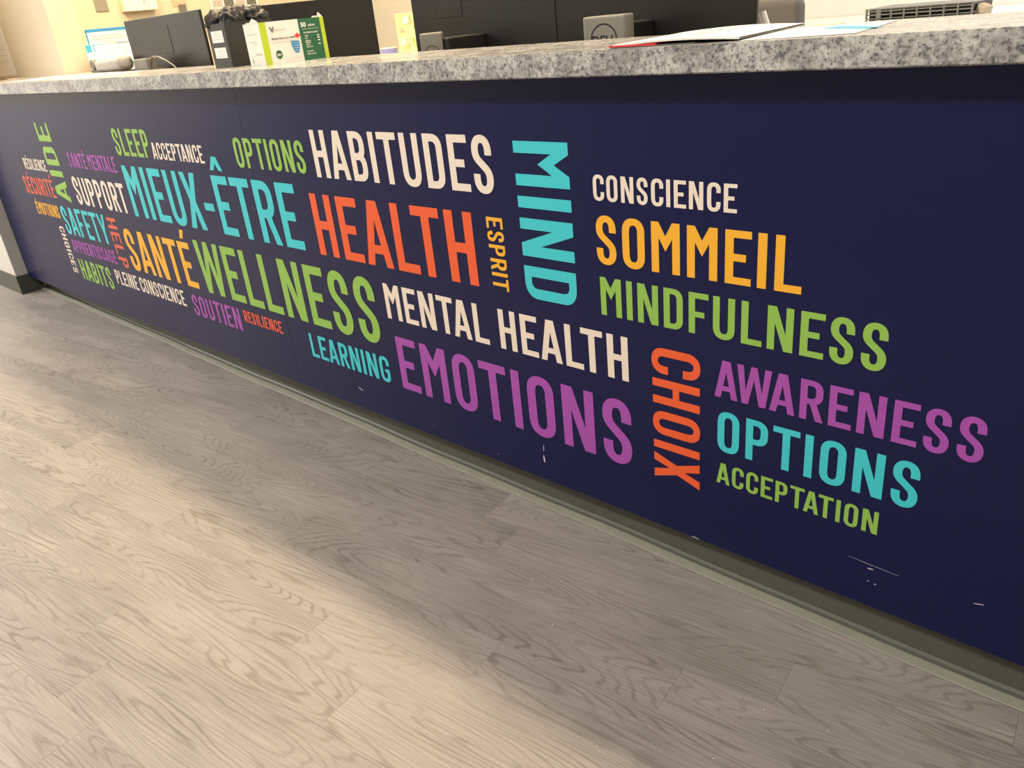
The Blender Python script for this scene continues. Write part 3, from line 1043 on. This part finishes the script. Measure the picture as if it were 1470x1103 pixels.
# soft white packet
bm = bmesh.new()
add_box(bm, -.115, .115, -.035, .035, 0, .056, 0.022, 5)
for v in bm.verts:
    v.co.z *= 1 + .10 * math.sin(v.co.x * 22) * (1 if v.co.z > .03 else 0)
pk = obj_bm('wipes_packet', bm, mat('packet_film', (.40, .385, .37), .45, var=.25, scale=90, bump=.5), smooth=True)
pk.location = (-3.825, 0.350, ZT)
pk.rotation_euler = (0, 0, math.radians(6))
tag(pk, 'soft white packet lying in front of the leaflet', 'packet')
td = empty('tape_dispenser', (-4.015, 0.350, ZT))
tag(td, 'small grey tape dispenser at the left end of the white packet', 'tape dispenser')
bm = bmesh.new()
add_box(bm, -.045, .035, -.014, .014, 0, .010, .002)
add_box(bm, .020, .035, -.014, .014, .010, .026, .002)
obj_bm('dispenser_body', bm, M['silver'], td)
bm = bmesh.new()
add_cyl(bm, (-.020, -.012, .031), (-.020, .012, .031), .022, seg=20)
obj_bm('tape_roll', bm, M['grey'], td)

# papers on the countertop
def sheet(name, cx, cy, sx, sy, rz, z, m, label, cat, th=0.0006, curl=0.0):
    bm = bmesh.new()
    n = 12
    top, bot = [], []
    for i in range(n + 1):
        fx = -sx / 2 + sx * i / n
        dz = curl * (abs(2 * i / n - 1) ** 3)
        top.append([bm.verts.new((fx, yy, th + dz)) for yy in (-sy / 2, sy / 2)])
        bot.append([bm.verts.new((fx, yy, dz)) for yy in (-sy / 2, sy / 2)])
    for i in range(n):
        bm.faces.new((top[i][0], top[i + 1][0], top[i + 1][1], top[i][1]))
        bm.faces.new((bot[i][1], bot[i + 1][1], bot[i + 1][0], bot[i][0]))
        bm.faces.new((bot[i][0], bot[i + 1][0], top[i + 1][0], top[i][0]))
        bm.faces.new((top[i][1], top[i + 1][1], bot[i + 1][1], bot[i][1]))
    bm.faces.new((top[0][1], bot[0][1], bot[0][0], top[0][0]))
    bm.faces.new((top[n][0], bot[n][0], bot[n][1], top[n][1]))
    o = obj_bm(name, bm, m)
    o.location = (cx, cy, z)
    o.rotation_euler = (0, 0, rz)
    return tag(o, label, cat)


Z1 = ZT + .0004
sheet('paper_sheet', -4.02, .12, .30, .21, .1, Z1, M['paper'], 'white sheet of paper on the counter below the blue-edged notice', 'paper')
sheet('paper_sheet', -3.42, .10, .42, .22, -.08, Z1, M['paper'], 'white sheet of paper on the counter in front of the leftmost monitor', 'paper')
bk = empty('booklet', (-0.745, 0.095, Z1), math.radians(4))
tag(bk, 'white booklet with a red corner lying on the counter below the grey chair', 'booklet')
bm = bmesh.new()
n = 10
for i in range(n):
    x0, x1 = -.115 + .23 * i / n, -.115 + .23 * (i + 1) / n
    za, zb = .003 + .004 * math.sin(math.pi * i / n), .003 + .004 * math.sin(math.pi * (i + 1) / n)
    v = [bm.verts.new(p) for p in ((x0, -.125, za - .001), (x1, -.125, zb - .001), (x1, .15, zb - .001), (x0, .15, za - .001), (x0, -.125, za + .002), (x1, -.125, zb + .002), (x1, .15, zb + .002), (x0, .15, za + .002))]
    for f in ((3, 2, 1, 0), (4, 5, 6, 7), (0, 1, 5, 4), (2, 3, 7, 6)):
        bm.faces.new([v[k] for k in f])
pages = obj_bm('pages', bm, M['paper'], bk)
box('cover', -.118, .040, -.128, .152, 0, .0014, M['ink'], bk)
box('red_corner', -.120, -.030, -.1285, -.08, .0015, .0040, M['red'], bk)
for k in range(5):
    bm = bmesh.new()
    y = -.07 + k * .04
    add_poly(bm, [(-.05, y, .0096), (.04, y, .0096), (.04, y + .008, .0096), (-.05, y + .008, .0096)])
    obj_bm('lettering_line', bm, M['peach' if k % 2 else 'fink'], bk)
sheet('paper_sheet', -.545, .10, .17, .25, .12, Z1, M['card'], 'pale yellow sheet on the counter right of the white booklet', 'paper')
sheet('card', -.50, .11, .03, .12, .9, Z1 + .0008, M['cyanp'], 'small light blue card lying on the pale yellow sheet', 'card')
sheet('card', -.595, .235, .05, .05, .2, Z1 + .0002, M['peach'], 'small peach card at the back edge of the counter by the pale yellow sheet', 'card')

# ------------------------------------------------------------------ office chair
ch = empty('office_chair', (-1.29, 1.22, 0), math.radians(6))
tag(ch, 'grey fabric office chair behind the rightmost monitor', 'chair')
bm = bmesh.new()
add_box(bm, -.235, .235, -.035, .035, .56, 1.118, .034, 5)
for v in bm.verts:
    v.co.y += .05 * (v.co.x / .235) ** 2 * -1
    v.co.x *= 1 - .10 * max(0, (v.co.z - 1.0) / .12)
obj_bm('backrest', bm, M['fabric'], ch, smooth=True)
bm = bmesh.new()
add_box(bm, -.25, .25, -.53, -.05, .43, .50, .03, 4)
obj_bm('seat', bm, M['fabric'], ch, smooth=True)
bm = bmesh.new()
add_box(bm, -.03, .03, -.08, .01, .44, .60, .01)
obj_bm('back_bracket', bm, M['black'], ch)
bm = bmesh.new()
add_cyl(bm, (0, -.28, .10), (0, -.28, .43), .025)
obj_bm('gas_lift', bm, M['black'], ch)
for k in range(5):
    a = 2 * math.pi * k / 5 + .3
    bm = bmesh.new()
    add_cyl(bm, (0, -.28, .10), (.28 * math.cos(a), -.28 + .28 * math.sin(a), .075), .022, .014, 10)
    lg = obj_bm('leg', bm, M['black'], ch)
    bm = bmesh.new()
    cx_, cy_ = .28 * math.cos(a), -.28 + .28 * math.sin(a)
    add_cyl(bm, (cx_ - .012, cy_, .028), (cx_ + .012, cy_, .028), .028, seg=14)
    obj_bm('caster', bm, M['black2'], lg)
for s in (-1, 1):
    bm = bmesh.new()
    add_box(bm, s * .28 - .03, s * .28 + .03, -.36, -.10, .66, .69, .01)
    add_box(bm, s * .28 - .012, s * .28 + .012, -.26, -.20, .46, .66, .004)
    obj_bm('armrest', bm, M['black2'], ch)

# pale rod of a sign stand in front of the chair
rs = empty('rod_stand', (-0.80, 0.60, 0.7405))
tag(rs, 'slim off-white slanting rod standing in front of the grey chair', 'stand')
bm = bmesh.new()
add_cyl(bm, (0, 0, 0), (0, 0, .012), .05, .045, 24)
obj_bm('base', bm, M['grey'], rs)
bm = bmesh.new()
add_cyl(bm, (0.04, 0, .010), (-.098, 0, .3535), .0085, .0085, 14)
obj_bm('stem', bm, M['white'], rs)

# ------------------------------------------------------------------ things on the low cabinet
tr = empty('letter_tray', (-0.972, 1.98, 0.9655))
tag(tr, 'grey slotted plastic letter tray on the low cabinet, far right', 'letter tray')
for lv in range(2):
    z = .004 + lv * .030
    bm = bmesh.new()
    add_box(bm, -.17, .17, -.12, .12, z, z + .003)
    obj_bm('shelf', bm, M['tray'], tr)
    bm = bmesh.new()
    add_box(bm, -.17, .17, -.122, -.118, z + .012, z + .016)
    add_box(bm, -.17, .17, -.122, -.118, z + .0225, z + .0265)
    obj_bm('front_rail', bm, M['tray'], tr)
    for k in range(9):
        x = -.168 + k * .042
        box('rib', x - (.008 if k == 1 else .0025), x + (.008 if k == 1 else .0025), -.1235, -.116, z + .003, z + .0295, M['tray'], tr)
box('slot_shade', -.165, .165, -.10, .118, .0072, .033, M['black2'], tr)  # dark blocks added inside so the slots look shaded
box('slot_shade', -.165, .165, -.10, .118, .0372, .063, M['black2'], tr)
box('top_cover', -.172, .172, -.124, .122, .0635, .0675, M['tray'], tr)
bm = bmesh.new()
bmesh.ops.create_icosphere(bm, subdivisions=2, radius=.03)
for v in bm.verts:
    v.co *= 1 + .18 * math.sin(v.co.x * 190) * math.cos(v.co.z * 160)
o = obj_bm('dried_posy', bm, mat('dry_brown', (.33, .27, .19), .8, var=.4, scale=120))
o.location = (-.79, 1.93, .9955)
tag(o, 'small brown knobbly ball beside the grey letter tray', 'ornament')

br = empty('brochure', (-3.62, 1.95, 0.9655), math.radians(-4))
tag(br, 'cream and green brochure standing on the low cabinet beside the monitor', 'brochure')
bp_ = box('cover', -.17, .17, -.012, .004, 0, .226, mat('cream_cover', (.70, .62, .36), .5, var=.25, scale=25), br, .001)
rb = random.Random(5)
for k in range(16):
    x = -.14 + .2 * rb.random()
    z = .03 + .15 * rb.random()
    w1, h1 = .03 + .05 * rb.random(), .012 + .03 * rb.random()
    bm = bmesh.new()
    add_poly(bm, [(x, -.0128 - k * .0003, z), (x + w1, -.0128 - k * .0003, z + .004), (x + w1 * .9, -.0128 - k * .0003, z + h1), (x + .01, -.0128 - k * .0003, z + h1 * .8)])
    obj_bm('picture_patch', bm, M[['sage', 'sage', 'peach', 'G', 'card'][k % 5]], bp_)

cu = empty('lidded_cup', (-3.86, 1.93, 0.9655))
tag(cu, 'small white and blue tub on the low cabinet left of the brochure', 'tub')
bm = bmesh.new()
add_cyl(bm, (0, 0, 0), (0, 0, .052), .046, .048, 24)
obj_bm('tub_body', bm, mat('violet_blue_label', (.22, .24, .60), .5), cu)
bm = bmesh.new()
add_cyl(bm, (0, 0, .0522), (0, 0, .058), .050, .050, 24)
obj_bm('lid', bm, M['white'], cu)

# ------------------------------------------------------------------ things on the cream walls at the left
ps = empty('poster', (-5.16, 0.319, 1.09))
tag(ps, 'white paper poster with faint print at the left edge of the cream wall', 'poster')
pp = box('poster_sheet', -.16, .16, -.0012, 0, 0, .262, M['paper'], ps)
for z in (.20, .13, .10, .07):
    bm = bmesh.new()
    add_poly(bm, [(-.11, -.0016, z), (.12, -.0016, z), (.12, -.0016, z + .004), (-.11, -.0016, z + .004)])
    obj_bm('lettering_line', bm, M['pale'], pp)

XW = -5.599
sw = empty('switch_plate', (XW, 1.110, 1.388))
tag(sw, 'small brushed metal wall plate on the cream wall above the notice', 'wall plate')
box('plate', 0, .006, -.04, .04, 0, .12, M['stand'], sw, .0015)
box('toggle', .006, .016, -.008, .008, .072, .094, M['white'], sw, .002)
wb = empty('wall_box', (XW, 1.34, 1.374))
tag(wb, 'shallow cream wall box with a small vertical grey mark, left of the orange note', 'wall box')
box('housing', 0, .06, -.108, .108, 0, .30, M['card'], wb, .006, 3)
box('vertical_mark', .0605, .0612, .015, .028, .035, .14, M['fink'], wb)
nt_ = empty('wall_note', (XW, 1.625, 1.35))
tag(nt_, 'peach note with a dark grey holder on the cream wall above the leftmost monitor', 'note')
box('note', 0, .003, -.05, .05, .035, .16, M['peach'], nt_)
box('holder', .003, .02, -.012, .035, -.03, .045, M['grey'], nt_, .002)
cal = empty('wall_calendar', (XW, 2.02, 1.35))
tag(cal, 'pale wall calendar grid above the sideways monitor', 'calendar')
cs = box('sheet', 0, .003, -.17, .20, 0, .30, M['paper'], cal)
for i in range(4):
    for j in range(5):
        box('day_cell', .0032, .0038, -.155 + i * .088, -.155 + i * .088 + .075, .012 + j * .056, .012 + j * .056 + .044, M['tray'] if (i + j) % 2 else M['fink'], cs)

# ------------------------------------------------------------------ grit on the floor
bm = bmesh.new()
pts = [(-0.984, -0.238, 1.3), (-1.086, -0.139, .8), (-0.854, -0.323, 1.4), (-0.791, -0.335, 1), (-0.51, -0.291, 1.2), (-0.416, -0.265, 1.2), (-0.435, -0.407, 1.3), (-1.353, -0.974, 1.1),
       (-1.323, -1.06, .9), (-1.697, -0.959, .8), (-1.329, -0.772, .9), (-1.029, -0.045, 1), (-1.678, -0.175, 1.2), (-1.614, -0.406, 1.1), (-3.237, -0.322, 2), (-3.359, -0.316, 2),
       (-3.664, -0.20, 2), (-1.995, -0.921, .9), (-1.078, -0.497, 1.2), (-0.313, -0.242, .9), (-0.774, -0.191, .9), (-0.602, -0.505, .9), (-1.506, -0.721, .9), (-2.219, -0.472, 1.2)]
for _ in range(70):
    pts.append((random.uniform(-4.2, .2), random.uniform(-1.15, -.05), random.uniform(.35, .8)))
for x, y, s in pts:
    r = .0011 * s
    mt = Matrix.Translation((x, y, r * .7)) @ Matrix.Rotation(random.random() * 3, 4, 'Z') @ Matrix.Diagonal((1, .8, .7, 1))
    bmesh.ops.create_icosphere(bm, subdivisions=1, radius=r, matrix=mt)
tag(obj_bm('grit', bm, M['grit']), 'tiny pale crumbs of grit scattered over the plank floor', 'grit', kind='stuff')
